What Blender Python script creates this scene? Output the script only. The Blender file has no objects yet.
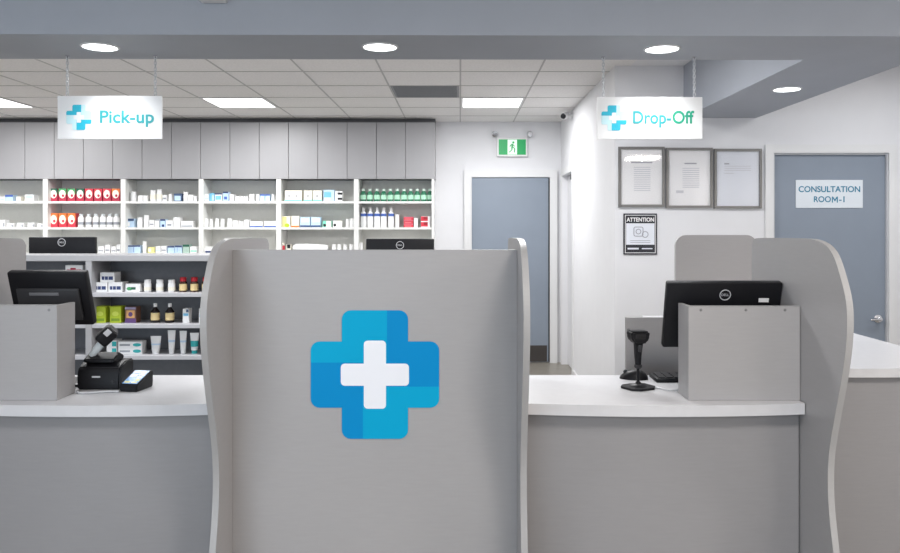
import bpy, bmesh, math, random
from mathutils import Vector, Matrix
random.seed(7)
SC = bpy.context.scene
COL = SC.collection
PI = math.pi

# ------------------------------------------------------------------ camera model (900x553 frame)
F, CX, CY, EYE = 782.0, 460.0, 226.0, 1.57
def PX(px, Y): return (px - CX) * Y / F
def PZ(py, Y): return EYE - (py - CY) * Y / F

# ------------------------------------------------------------------ materials
MATS = {}
def s2l(c):
    return tuple((v/12.92 if v <= .04045 else ((v+.055)/1.055)**2.4) for v in c)
def mat(name, rgb, rough=.5, metal=0., noise=0., nscale=40., bump=0., spec=.5, stretch=None, lin=False, emit=None):
    if name in MATS: return MATS[name]
    m = bpy.data.materials.new(name); m.use_nodes = True
    nt = m.node_tree; b = nt.nodes['Principled BSDF']
    c = tuple(rgb) if lin else s2l(tuple(v/255 for v in rgb))
    b.inputs['Base Color'].default_value = (*c, 1)
    b.inputs['Roughness'].default_value = rough
    b.inputs['Metallic'].default_value = metal
    b.inputs['Specular IOR Level'].default_value = spec
    if noise or bump:
        tc = nt.nodes.new('ShaderNodeTexCoord'); mp = nt.nodes.new('ShaderNodeMapping')
        if stretch: mp.inputs['Scale'].default_value = stretch
        n = nt.nodes.new('ShaderNodeTexNoise'); n.inputs['Scale'].default_value = nscale
        n.inputs['Detail'].default_value = 4
        nt.links.new(tc.outputs['Object'], mp.inputs[0]); nt.links.new(mp.outputs[0], n.inputs['Vector'])
        if noise:
            r = nt.nodes.new('ShaderNodeValToRGB')
            r.color_ramp.elements[0].position = .3; r.color_ramp.elements[1].position = .7
            r.color_ramp.elements[0].color = (*[v*(1-noise) for v in c], 1)
            r.color_ramp.elements[1].color = (*[min(1, v*(1+noise)) for v in c], 1)
            nt.links.new(n.outputs['Fac'], r.inputs[0]); nt.links.new(r.outputs[0], b.inputs['Base Color'])
        if bump:
            bp = nt.nodes.new('ShaderNodeBump'); bp.inputs['Strength'].default_value = bump
            bp.inputs['Distance'].default_value = .002
            nt.links.new(n.outputs['Fac'], bp.inputs['Height']); nt.links.new(bp.outputs[0], b.inputs['Normal'])
    if emit:
        b.inputs['Emission Color'].default_value = (*c, 1); b.inputs['Emission Strength'].default_value = emit
    MATS[name] = m
    return m
def glass_mat():
    m = bpy.data.materials.new('frame_glass'); m.use_nodes = True
    nt = m.node_tree; nt.nodes.clear()
    o = nt.nodes.new('ShaderNodeOutputMaterial'); mx = nt.nodes.new('ShaderNodeMixShader')
    t = nt.nodes.new('ShaderNodeBsdfTransparent'); g = nt.nodes.new('ShaderNodeBsdfGlossy')
    fr = nt.nodes.new('ShaderNodeLayerWeight'); g.inputs['Roughness'].default_value = .03
    mp = nt.nodes.new('ShaderNodeMapRange'); mp.inputs['To Min'].default_value = .05; mp.inputs['To Max'].default_value = .22
    nt.links.new(fr.outputs['Facing'], mp.inputs[0]); nt.links.new(mp.outputs[0], mx.inputs[0]); nt.links.new(t.outputs[0], mx.inputs[1])
    nt.links.new(g.outputs[0], mx.inputs[2]); nt.links.new(mx.outputs[0], o.inputs[0])
    return m
GLASS = glass_mat()
WALL = mat('white_paint', (.735,.735,.755), .75, noise=.012, nscale=6, bump=.05, lin=True)
CEILM = mat('ceiling_tile', (.79,.775,.765), .9, noise=.05, nscale=60, bump=.15, lin=True)
CEILF = mat('drywall_ceiling', (.75,.75,.76), .85, noise=.01, lin=True)
GRID = mat('ceiling_grid', (.46,.45,.445), .6, lin=True)
BULK = mat('slate_paint', (.355,.38,.43), .6, noise=.02, nscale=5, lin=True)
FLOORM = mat('vinyl_floor', (.23,.21,.18), .35, noise=.08, nscale=8, lin=True)
LAM = mat('grey_laminate', (.365,.355,.358), .38, noise=.018, nscale=14, stretch=(1,1,9), bump=.02, lin=True)
LAMB = mat('grey_base_laminate', (.285,.28,.288), .34, noise=.018, nscale=14, stretch=(1,1,9), lin=True)
EDGE = mat('laminate_edge', (.35,.345,.345), .4, lin=True)
CAB = mat('cabinet_laminate', (.345,.34,.352), .42, noise=.007, nscale=5, stretch=(6,6,.5), lin=True)
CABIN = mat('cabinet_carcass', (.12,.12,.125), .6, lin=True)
WHITE = mat('white_laminate', (.80,.80,.78), .4, lin=True)
TOP = mat('white_worktop', (.61,.61,.63), .3, noise=.02, nscale=30, lin=True)
SHB = mat('shelf_backing', (.72,.715,.68), .6, noise=.02, lin=True)
DARK = mat('charcoal_laminate', (.115,.118,.13), .45, noise=.05, lin=True)
SHEDGE = mat('shelf_grey', (.47,.47,.495), .4, lin=True)
DOOR = mat('slate_door', (.235,.275,.335), .45, noise=.015, nscale=5, lin=True)
KICK = mat('kick_plate', (.045,.04,.038), .4, lin=True)
TRIM = mat('white_trim', (.72,.72,.725), .45, lin=True)
GTRIM = mat('grey_trim', (.50,.51,.53), .45, lin=True)
BLK = mat('black_plastic', (.008,.008,.010), .42, spec=.22, lin=True)
BLK2 = mat('black_gloss', (.010,.010,.012), .2, lin=True)
DGREY = mat('dark_grey_plastic', (.035,.035,.038), .4, spec=.3, lin=True)
SILV = mat('silver_plastic', (.55,.56,.58), .35, lin=True)
CHROME = mat('chrome', (.75,.75,.77), .18, 1, lin=True)
STEEL = mat('brushed_frame', (.21,.205,.20), .4, .6, lin=True)
SCREW = mat('screw_cap', (.22,.22,.22), .4, .5, lin=True)
SIGNW = mat('sign_white', (.80,.80,.80), .35, lin=True)
TEAL = mat('sign_teal', (46,154,160), .5)
TEALG = mat('sign_teal_green', (24,158,126), .5)
LOGC = mat('logo_cyan', (34,178,204), .5)
LOGP = mat('logo_pale', (196,230,236), .5)
LB = mat('logo_light_blue', (0,162,206), .5, spec=.12)
DB = mat('logo_dark_blue', (0,137,199), .5, spec=.12)
LW = mat('logo_white', (236,238,244), .35)
CONS = mat('lettering_blue', (22,118,150), .5)
DSIGN = mat('door_sign_white', (.70,.75,.80), .4, lin=True)
PAPER = mat('paper', (.84,.83,.84), .7, lin=True)
PAPERB = mat('cool_paper', (.74,.76,.82), .7, lin=True)
INK = mat('ink_grey', (.34,.34,.38), .7, lin=True)
INKL = mat('ink_pale', (.60,.60,.64), .7, lin=True)
NAVY = mat('notice_black', (.018,.020,.028), .45, lin=True)
EXG = mat('exit_green', (0,146,78), .4, emit=.3)
EXW = mat('exit_white', (225,245,232), .4, emit=.25)
def C(name, r, g, b, rough=.5): return mat(name, (r,g,b), rough)
PW = C('pack_white', 236,236,236); PIV = C('pack_ivory', 236,232,218); PCY = C('pack_cyan', 120,190,225)
PBL = C('pack_blue', 70,100,175); PNV = C('pack_navy', 45,62,110); PRED = C('pack_red', 205,52,68)
PMAG = C('pack_crimson', 176,36,66); PGR = C('pack_green', 70,150,95); PDG = C('pack_dark_green', 28,92,70)
POR = C('pack_orange', 226,120,52); PYG = C('pack_lime', 178,196,40); PYL = C('pack_yellow', 226,220,150)
PTE = C('pack_teal', 40,168,170); PTL = C('pack_pale_teal', 130,214,190); PPU = C('pack_purple', 96,64,120)
PBR = C('pack_amber', 66,34,18, .2); PPK = C('pack_pink', 214,120,140); PBK = C('pack_black', 22,22,24)
PGL = C('pack_green_glass', 36,112,82, .25); PCR = C('pack_cream', 226,204,150); PGY = C('pack_grey', 150,154,160)
PLB = C('pack_pale_blue', 190,214,236); PTB = C('pack_slate', 62,84,120)
def emis(name, rgb, s):
    m = bpy.data.materials.new(name); m.use_nodes = True
    nt = m.node_tree; nt.nodes.clear(); o = nt.nodes.new('ShaderNodeOutputMaterial')
    e = nt.nodes.new('ShaderNodeEmission'); e.inputs[0].default_value = (*rgb,1); e.inputs[1].default_value = s
    nt.links.new(e.outputs[0], o.inputs[0]); return m
LAMPM = emis('light_diffuser', (1,1,1), 3.0)
DOWNM = emis('downlight_glow', (.95,.98,1), 8.0)

# ------------------------------------------------------------------ mesh helpers
def B(): return bmesh.new()
def fin(name, bm, m, parent=None, smooth=False, loc=None, rot=None):
    bmesh.ops.recalc_face_normals(bm, faces=bm.faces)
    me = bpy.data.meshes.new(name); bm.to_mesh(me); bm.free()
    for mm in (m if isinstance(m, (list, tuple)) else [m]): me.materials.append(mm)
    if smooth:
        for p in me.polygons: p.use_smooth = True
        try: me.set_sharp_from_angle(angle=math.radians(40))
        except Exception: pass
    o = bpy.data.objects.new(name, me); COL.objects.link(o)
    if parent: o.parent = parent
    if loc: o.location = loc
    if rot: o.rotation_euler = rot
    return o
def box(bm, x0,x1,y0,y1,z0,z1, bev=0, seg=2, mi=0):
    r = bmesh.ops.create_cube(bm, size=1)
    vs = r['verts']
    for v in vs:
        v.co = Vector((x0+(v.co.x+.5)*(x1-x0), y0+(v.co.y+.5)*(y1-y0), z0+(v.co.z+.5)*(z1-z0)))
    fs = {f for v in vs for f in v.link_faces}
    for f in fs: f.material_index = mi
    if bev:
        es = {e for v in vs for e in v.link_edges}
        bmesh.ops.bevel(bm, geom=list(es), offset=bev, segments=seg, affect='EDGES', profile=.5, clamp_overlap=True)
    return bm
def bx(*a, **k): return box(B(), *a, **k)
def prism(bm, pts, axis, a, b, mi=0):
    """extrude a 2-D polygon along axis; 'x': pts=(y,z); 'y': pts=(x,z); 'z': pts=(x,y)"""
    def mk(p, t):
        return {'x': (t,p[0],p[1]), 'y': (p[0],t,p[1]), 'z': (p[0],p[1],t)}[axis]
    A = [bm.verts.new(mk(p,a)) for p in pts]; Bv = [bm.verts.new(mk(p,b)) for p in pts]
    n = len(pts)
    fs = [bm.faces.new(A), bm.faces.new(Bv[::-1])]
    for i in range(n): fs.append(bm.faces.new((A[i],Bv[i],Bv[(i+1)%n],A[(i+1)%n])))
    for f in fs: f.material_index = mi
    return bm
def lathe(bm, prof, cx=0, cy=0, n=20, mi=0):
    rings = []
    for r, z in prof:
        if r < 1e-6: rings.append([bm.verts.new((cx,cy,z))])
        else: rings.append([bm.verts.new((cx+r*math.cos(2*PI*i/n), cy+r*math.sin(2*PI*i/n), z)) for i in range(n)])
    for a, b in zip(rings, rings[1:]):
        for i in range(n):
            j = (i+1) % n
            if len(a) == 1 and len(b) == 1: continue
            if len(a) == 1: f = bm.faces.new((a[0], b[i], b[j]))
            elif len(b) == 1: f = bm.faces.new((a[i], a[j], b[0]))
            else: f = bm.faces.new((a[i], a[j], b[j], b[i]))
            f.material_index = mi
    return bm
def tube(bm, pts, r, n=10, closed=False):
    pts = [Vector(p) for p in pts]; N = len(pts); rings = []
    up = Vector((0,0,1))
    prev = None
    for i, p in enumerate(pts):
        if closed: t = (pts[(i+1)%N]-pts[i-1]).normalized()
        else: t = (pts[min(i+1,N-1)]-pts[max(i-1,0)]).normalized()
        if prev is None:
            u = up if abs(t.dot(up)) < .9 else Vector((1,0,0))
            a = t.cross(u).normalized()
        else: a = (prev - t*prev.dot(t)).normalized()
        prev = a; b = t.cross(a)
        rr = r[i] if isinstance(r, (list,tuple)) else r
        rings.append([bm.verts.new(p + a*rr*math.cos(2*PI*k/n) + b*rr*math.sin(2*PI*k/n)) for k in range(n)])
    m = N if closed else N-1
    for i in range(m):
        A, Bq = rings[i], rings[(i+1)%N]
        for k in range(n): bm.faces.new((A[k],A[(k+1)%n],Bq[(k+1)%n],Bq[k]))
    if not closed: bm.faces.new(rings[0][::-1]); bm.faces.new(rings[-1])
    return bm
def rrect(x0,x1,z0,z1,r,n=5, corners=(1,1,1,1)):
    """corners: bl, br, tr, tl"""
    out = []
    for (cx,cz,a0,on) in ((x0,z0,PI,corners[0]),(x1,z0,1.5*PI,corners[1]),(x1,z1,0,corners[2]),(x0,z1,.5*PI,corners[3])):
        if not on: out.append((cx,cz)); continue
        ox = cx + (r if cx == x0 else -r); oz = cz + (r if cz == z0 else -r)
        for i in range(n+1):
            t = a0 + i*PI/2/n; out.append((ox+r*math.cos(t), oz+r*math.sin(t)))
    return out
def text_mesh(name, s, size, m, parent, loc, rot=(PI/2,0,0), depth=.0006, width=None, align='CENTER', bold=0.):
    cu = bpy.data.curves.new(name, 'FONT'); cu.body = s; cu.size = size
    cu.align_x = align; cu.align_y = 'CENTER'; cu.extrude = depth; cu.offset = bold
    tmp = bpy.data.objects.new(name+'_tmp', cu); COL.objects.link(tmp)
    dg = bpy.context.evaluated_depsgraph_get(); dg.update()
    me = bpy.data.meshes.new_from_object(tmp.evaluated_get(dg))
    bpy.data.objects.remove(tmp); bpy.data.curves.remove(cu)
    me.materials.clear(); me.materials.append(m); me.name = name
    if width:
        xs = [v.co.x for v in me.vertices]; k = width/(max(xs)-min(xs)); mid = (max(xs)+min(xs))/2
        for v in me.vertices: v.co.x = (v.co.x - (mid if align == 'CENTER' else min(xs)))*k
    o = bpy.data.objects.new(name, me); COL.objects.link(o)
    o.parent = parent; o.location = loc; o.rotation_euler = rot
    return o
def thing(name, label, cat, loc=(0,0,0), rot=(0,0,0), group=None):
    o = bpy.data.objects.new(name, None); COL.objects.link(o); o.empty_display_size = .05
    o.location = loc; o.rotation_euler = rot
    return tag(o, label, cat, group)
def tag(o, label, cat, group=None):
    o['label'] = label; o['category'] = cat
    if group: o['group'] = group
    return o
def struct(name, bm, m, label, cat='setting', parent=None):
    o = fin(name, bm, m, parent); o['kind'] = 'structure'; o['label'] = label; o['category'] = cat
    return o
def sroot(name, label, cat, loc=(0,0,0)):
    o = thing(name, label, cat, loc); o['kind'] = 'structure'; return o
ORD = ['first','second','third','fourth','fifth','sixth','seventh','eighth','ninth','tenth','eleventh','twelfth']

# ------------------------------------------------------------------ the setting
WINFILL = 185; ZC = 2.77; YB = 9.0; YC = 5.86; XR = 1.16; ZS = 2.38; XL = -6.2; XFR = 4.2; YF = -4.6
struct('floor', bx(XL,XFR,YF,YB+.1,-.1,0), FLOORM, 'beige vinyl floor of the pharmacy', 'floor')
struct('wall_back', bx(XL,XR+.9,YB,YB+.1,0,ZC), WALL, 'white back wall with exit sign above a slate door', 'wall')
struct('wall_left', bx(XL-.1,XL,YF,YB+.1,0,ZC), WALL, 'white side wall at the far left', 'wall')
w = B(); WX0, WX1, WZ0, WZ1 = -5.6, -.6, .35, 2.45
box(w, XL,WX0,YF-.1,YF,0,ZC); box(w, WX1,XFR,YF-.1,YF,0,ZC); box(w, WX0,WX1,YF-.1,YF,0,WZ0); box(w, WX0,WX1,YF-.1,YF,WZ1,ZC)
struct('wall_front', w, WALL, 'white wall with added unseen window behind the customer area', 'wall')
wn = sroot('fill_window', 'wide unseen window added for front light behind the customer area', 'window', ((WX0+WX1)/2, YF-.05, WZ0))  # unseen window, added to light the bulkhead face and counter fronts
w = B(); ww = (WX1-WX0)/2; wh = WZ1-WZ0
for k in range(5):
    x = -ww + k*(2*ww-.06)/4; box(w, x,x+.06,-.04,.04,0,wh)
for k in range(4):
    x = -ww+.06 + k*(2*ww-.06)/4; x2 = -ww + (k+1)*(2*ww-.06)/4
    box(w, x,x2,-.04,.04,0,.06); box(w, x,x2,-.04,.04,wh-.06,wh)
fin('frame', w, STEEL, wn)
fin('pane', bx(-ww+.06,ww-.06,-.006,.006,.06,wh-.06), GLASS, wn)
L = bpy.data.lights.new('window_fill', 'AREA'); L.shape = 'RECTANGLE'; L.size = WX1-WX0; L.size_y = wh; L.energy = WINFILL; L.color = (.72,.86,1)  # cool fill lamp added outside the unseen window
o = bpy.data.objects.new('window_fill', L); COL.objects.link(o); o.location = ((WX0+WX1)/2, YF-.3, (WZ0+WZ1)/2); o.rotation_euler = (PI/2,0,PI)
o.rotation_euler = (-PI/2,0,0) if False else (PI/2,0,0)
o.rotation_euler = Vector((0,1,0)).to_track_quat('-Z','Y').to_euler()
struct('wall_far_right', bx(XFR,XFR+.1,YF,YC+.1,0,ZC), WALL, 'white side wall at the far right', 'wall')
# corridor side wall, with a doorway 8.06..8.86
w = B()
box(w, XR,XR+.12,YC+.12,8.06,0,ZC); box(w, XR,XR+.12,8.86,YB,0,ZC); box(w, XR,XR+.12,8.06,8.86,2.137,ZC)
struct('wall_right', w, WALL, 'white corridor wall running back beside the slate door', 'wall')
# consultation wall, with a door opening
D0, D1, DZ = PX(773,YC), PX(888,YC), 2.117
w = B()
box(w, XR,D0,YC,YC+.12,0,ZC); box(w, D1,XFR,YC,YC+.12,0,ZC); box(w, D0,D1,YC,YC+.12,DZ,ZC)
struct('wall_consultation', w, WALL, 'white wall with framed papers and the consultation room door', 'wall')
ce = struct('ceiling', bx(XL,XR+.12,3.6,YB+.1,ZC,ZC+.08), CEILM, 'tiled suspended ceiling above the dispensary', 'ceiling')
g = B(); T = .61; gw = .0065
n0 = -10
for k in range(n0, 2): box(g, k*T-gw+.003, k*T+gw+.003, 3.6, YB, ZC-.003, ZC-.0002)
YR0 = 6.07
for k in range(-4, 6):
    y = YR0 + k*T
    if y < YB: box(g, XL, XR, y-gw, y+gw, ZC-.003, ZC-.0001)
fin('grid', g, GRID, ce)
struct('ceiling_entry', bx(XL,XFR,YF,3.6,ZC,ZC+.08), CEILF, 'plain white ceiling over the customer area', 'ceiling').name = 'ceiling_customer'
struct('ceiling_side', bx(XR+.12,XFR,3.6,YC+.12,ZC,ZC+.08), CEILF, 'plain white ceiling beside the consultation room', 'ceiling')
# bulkhead over the counters
SX0, SX1 = PX(683.6,YC), PX(756,YC)
def ybk(x): return 3.765 + (x-XL)/(XFR-XL)*.065
t = B(); prism(t, [(XL,3.265),(XFR,3.36),(XFR,3.83),(SX1,ybk(SX1)),(SX1,YC),(SX0,YC),(SX0,ybk(SX0)),(XL,3.765)], 'z', ZS, ZC)
struct('trim_1', t, BULK, 'slate blue bulkhead over the counters turning back along the consultation wall', 'bulkhead')
for nm, b_, lb in (('baseboard_back', bx(-.25,.05,YB-.012,YB,0,.1), 'white baseboard left of the slate door'),
                   ('baseboard_right', bx(XR-.012,XR,YC,7.97,0,.1), 'white baseboard along the corridor wall'),
                   ('baseboard_consultation', bx(XR,D0-.1,YC-.012,YC,0,.1), 'white baseboard under the framed papers')):
    struct(nm, b_, TRIM, lb, 'baseboard')

# back door
def casing_bm(x0,x1,z,w,y0,y1):
    b = B(); box(b, x0-w,x0,y0,y1,0,z+w); box(b, x1,x1+w,y0,y1,0,z+w); box(b, x0,x1,y0,y1,z,z+w); return b
bx0, bx1 = PX(471.5,YB), PX(549.5,YB)
d = sroot('door_1', 'plain slate grey door in back wall below exit sign', 'door', ((bx0+bx1)/2, YB, 0))
hw = (bx1-bx0)/2
fin('slab', bx(-hw+.004,hw-.004,-.022,-.001,.012,2.125), DOOR, d)
fin('casing', casing_bm(-hw,hw,2.13,.085,-.045,0), TRIM, d)
fin('stop', bx(hw-.016,hw-.002,-.03,-.022,.012,2.12), DGREY, d)
fin('kick_plate', bx(-hw+.01,hw-.032,-.026,-.022,.015,.20), KICK, d)
h = fin('handle', lathe(B(), [(0,0),(.028,0),(.028,.01),(.012,.012),(.012,.05),(0,.05)], n=16), CHROME, d, True, (-hw+.08,-.022,1.0), (PI/2,0,0))
# corridor door
d = sroot('door_3', 'white doorway with pale frame in the corridor side wall', 'door', (XR, 8.46, 0))
b = B()
box(b, -.012,0,-.48,-.40,0,2.21); box(b, -.012,0,.40,.47,0,2.21); box(b, -.012,0,-.40,.40,2.137,2.21)
fin('casing', b, TRIM, d)
fin('slab', bx(.06,.10,-.395,.395,.01,2.13), WALL, d)
fin('closer', bx(.0,.058,-.39,-.2,2.06,2.12,bev=.006), DGREY, d)
# consultation door
d = sroot('door_2', 'slate door of the consultation room with lever handle', 'door', ((D0+D1)/2, YC, 0))
hw = (D1-D0)/2
fin('slab', bx(-hw+.01,hw-.012,.02,.06,.01,DZ-.012), DOOR, d)
b = B(); box(b, -hw,-hw+.012,-.002,.11,0,DZ); box(b, hw-.012,hw,-.002,.11,0,DZ); box(b, -hw+.012,hw-.012,-.002,.11,DZ-.012,DZ)
fin('jamb', b, GTRIM, d)
fin('casing', casing_bm(-hw,hw,DZ,.062,-.016,-.0005), TRIM, d)
kx = PX(879,YC)-(D0+D1)/2; kz = PZ(319,YC)
hd = fin('handle', lathe(B(), [(0,0),(.03,0),(.03,.008),(.013,.012),(.013,.05),(0,.052)], n=20), CHROME, d, True, (kx,.02,kz), (PI/2,0,0))
fin('lever', tube(B(), [(0,0,.045),(-.03,0,.05),(-.075,-.004,.046)], [.011,.010,.007]), CHROME, hd, True)

# ------------------------------------------------------------------ ceiling fittings
def troffer(x, y, label, power, col=(1,1,1), group='square ceiling light panels', w=T, dz=0):
    t = thing('ceiling_light', label, 'ceiling light', (x, y, ZC-.004), group=group)
    b = B(); a = w/2-.008; e = .018
    box(b,-a,a,-a,-a+e,-.004,.003); box(b,-a,a,a-e,a,-.004,.003); box(b,-a,-a+e,-a+e,a-e,-.004,.003); box(b,a-e,a,-a+e,a-e,-.004,.003)
    fin('frame', b, TRIM, t)
    fin('diffuser', bx(-a+e,a-e,-a+e,a-e,-.001,.003), LAMPM, t)
    L = bpy.data.lights.new('panel_lamp', 'AREA'); L.shape = 'SQUARE'; L.size = w-.06; L.energy = power; L.color = col
    o = bpy.data.objects.new('panel_lamp', L); COL.objects.link(o); o.parent = t; o.location = (0,0,-.008)
    return t
PB = 36
yt = YR0 + 2.5*T
troffer(.5*T+.003, yt, 'square lit ceiling panel nearest the exit sign', PB)
troffer(-3.5*T+.003, yt, 'square lit ceiling panel right of the Pick-up sign', PB)
troffer(-7.5*T+.003, yt, 'square lit ceiling panel at the left photo edge', PB)
for k in (-7.5,-3.5,.5):
    troffer(k*T+.003, YR0-2.5*T, 'unseen lit ceiling panel added behind the bulkhead', PB)  # row out of sight, added to brighten the bench front
PF = 27
for (x, y, p, c) in ((-4.2,1.2,13,(.80,.89,1)),(-1.6,.9,17,(.96,.97,1)),(.9,.9,33,(1,.94,.88)),(3.2,1.2,47,(1,.93,.86)),
                     (-4.2,-2,13,(.80,.89,1)),(-1.6,-2,19,(.95,.97,1)),(.9,-2,38,(1,.94,.88)),(3.2,-2,46,(1,.93,.86))):
    troffer(x, y, 'unseen lit ceiling panel added for front light over the customer area', p, c)  # unseen panels added as front light, cool on the left, warm right
troffer(3.1, 4.7, 'square lit ceiling panel over the consultation doorway', 14)
v = thing('ceiling_vent', 'grey air return grille set in one ceiling tile', 'vent', (-.5*T+.003, YR0+1.5*T, ZC-.004))
a = T/2-.01
fin('backing', bx(-a,a,-a,a,0,.003), mat('vent_grey', (.22,.225,.235), .5, lin=True), v)
b = B()
for i in range(16):
    y = -a+.03+i*(2*a-.06)/15; box(b, -a+.02,a-.02, y-.006,y+.004,-.006,0)
fin('louvre', b, mat('vent_slat', (.27,.275,.285), .5, lin=True), v)
def downlight(px, py, label, power=2.5):
    Y = (ZS-EYE)*F/(CY-py); X = PX(px, Y)
    t = thing('downlight', label, 'downlight', (X, Y, ZS), group='round recessed downlights')
    fin('trim_ring', lathe(B(), [(.074,-.001),(.074,-.006),(.081,-.005),(.083,-.0005)], n=32), TRIM, t, True)
    fin('lens', lathe(B(), [(0,-.006),(.05,-.006),(.0735,-.002)], n=32), DOWNM, t, True)
    L = bpy.data.lights.new('downlight_lamp', 'AREA'); L.shape = 'DISK'; L.size = .14; L.energy = power; L.color = (.97,.98,1); L.spread = math.radians(100)
    o = bpy.data.objects.new('downlight_lamp', L); COL.objects.link(o); o.parent = t; o.location = (0,0,-.012)
downlight(100,46.5,'round downlight in the bulkhead above the Pick-up sign')
downlight(380,46.5,'round downlight in the middle of the bulkhead')
downlight(662,48.5,'round downlight in the bulkhead above the Drop-Off sign')
downlight(787,89,'smaller looking round downlight in soffit near the consultation door')
# fitting on the face of the bulkhead, only its underside in view
f_ = thing('emergency_light', 'white fitting on the bulkhead face at the top photo edge', 'light fitting', (PX(211,3.26), 3.314, PZ(-.6,3.25)))
fin('housing', bx(-.055,.055,-.07,0,0,.12,bev=.008), SIGNW, f_, True)
fin('lamp_head', lathe(B(), [(0,.12),(.03,.12),(.034,.15),(.026,.17),(0,.172)], 0,-.035), SIGNW, f_, True)

# CCTV camera by the corridor wall
c_ = thing('security_camera', 'small white security camera on corridor wall under ceiling', 'camera', (XR, 8.05, 2.712))
fin('mount', lathe(B(), [(0,0),(.035,0),(.035,.012),(.015,.016),(.015,.05),(0,.05)], n=20), TRIM, c_, True, (0,0,0), (0,-PI/2,0))
bd = fin('body', lathe(B(), [(0,0),(.032,0),(.036,.01),(.036,.10),(.030,.11),(0,.11)], n=20), TRIM, c_, True, (-.055,.03,.0), (PI*.56,0,-.5))
fin('lens', lathe(B(), [(0,.1105),(.029,.1105),(.026,.118),(0,.12)], n=20), BLK2, bd, True)

# exit sign
ex = thing('exit_sign', 'green running man exit sign with twin lamp heads', 'exit sign', (PX(512,YB), YB, PZ(147.5,YB)))
fin('housing', bx(-.175,.175,-.05,0,-.108,.108,bev=.008), SIGNW, ex, True)
fin('face', bx(-.155,.155,-.0515,-.0495,-.088,.088), EXG, ex)
fin('white_panel', bx(-.054,.054,-.0525,-.0515,-.085,.085), EXW, ex)
man = B()
lathe(man, [(0,0),(.012,0),(.012,.001),(0,.001)], 0, 0, 14)
for v_ in man.verts: v_.co = Vector((v_.co.x+.012, -.0527-v_.co.z, v_.co.y+.052))
for poly in ([(-.008,.036),(.010,.038),(.006,-.004),(-.012,-.008)],
             [(.004,.034),(.012,.030),(.030,.010),(.026,.004),(.010,.016)],
             [(-.008,.036),(-.026,.020),(-.032,.000),(-.025,-.002),(-.018,.014),(-.006,.022)],
             [(.006,-.004),(.022,-.024),(.018,-.062),(.028,-.062),(.034,-.020),(.010,.006)],
             [(-.012,-.008),(-.010,-.030),(-.038,-.056),(-.032,-.064),(.0,-.034),(.006,-.004)]):
    prism(man, poly, 'y', -.0535, -.0526)
fin('running_man', man, EXG, ex)
for sx in (-1,1):
    hb = fin('lamp_head', lathe(B(), [(0,0),(.028,0),(.037,.02),(.037,.035),(.030,.05),(0,.052)], n=20), SILV, ex, True, (sx*.19,-.03,.155), (PI/2+.25,0,sx*.35))
    fin('lens', lathe(B(), [(0,.053),(.028,.051),(0,.056)], n=20), CHROME, hb, True)
    fin('bracket', tube(B(), [(sx*.16,-.025,.1),(sx*.18,-.03,.125),(sx*.19,-.03,.15)], .009), TRIM, ex, True)

# ------------------------------------------------------------------ overhead cabinets, wall shelving
YS = 8.65; YI = 8.72
ct, cb = PZ(122.3,YS), PZ(178.5,YS)
edges = [435 - 58.6*i for i in range(0, 9)]
cablab = ['overhead cabinet pair of grey doors beside the white wall','overhead cabinet second from the right end of the row',
 'overhead cabinet third from the right end of the row','overhead cabinet above the fourth bay, left of centre','overhead cabinet just right of the Pick-up sign',
 'overhead cabinet directly behind the Pick-up sign','overhead cabinet left of the Pick-up sign','overhead cabinet cut by the left photo edge']
for i in range(8):
    xa, xb = PX(edges[i+1],YS), PX(edges[i],YS)
    c_ = thing('overhead_cabinet', cablab[i], 'cabinet', ((xa+xb)/2, YS, cb), group='grey overhead cabinets along the back wall')
    hw = (xb-xa)/2; H = ct-cb
    fin('carcass', bx(-hw+.0005,hw-.0005,.022,YB-YS-.002,0,H), CABIN if i else CAB, c_)
    for s in (-1,1):
        x0, x1 = (-hw,0) if s < 0 else (0,hw)
        fin('door', bx(x0+.0025,x1-.0025,0,.02,-.004,H,bev=.0012,seg=1), CAB, c_)
struct('shadow_strip', bx(PX(edges[8],YS),PX(435,YS),YS+.10,YB-.001,ct+.001,ZC), CABIN, 'shade painted as a dark filler between overhead cabinets and ceiling', 'strip')  # shadow line above the cabinets, put in as a dark solid
bayx = [434, 356.2, 278.6, 201, 123, 45.2, -32.5]
Z1, Z2, Z3 = PZ(201.2,YS), PZ(227.3,YS), PZ(253.3,YS)
baylab = ['white shelf bay with green bottles beside the white wall','white shelf bay with green edged cartons behind the grey panel',
 'white shelf bay fourth across, above the curved divider','white shelf bay just right of the red carton bay',
 'white shelf bay holding the row of red cartons','white shelf bay cut off by the left photo edge']
for i in range(6):
    xa, xb = PX(bayx[i+1],YS), PX(bayx[i],YS)
    s_ = thing('shelf_unit', baylab[i], 'shelves', ((xa+xb)/2, YS, 0), group='white shelf bays along the back wall')
    hw = (xb-xa)/2; pt = .026
    for s in (-1,1):
        x0, x1 = (-hw+.0005,-hw+pt) if s < 0 else (hw-pt,hw-.0005)
        fin('side_panel', bx(x0,x1,0,.32,0,cb-.006), WHITE, s_)
    fin('back_panel', bx(-hw+pt,hw-pt,.31,.345,0,cb-.006), SHB, s_)
    for z in (Z1,Z2,Z3,.9,.5,.1):
        fin('shelf', bx(-hw+pt,hw-pt,.004,.31,z-.024,z), WHITE, s_)

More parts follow.
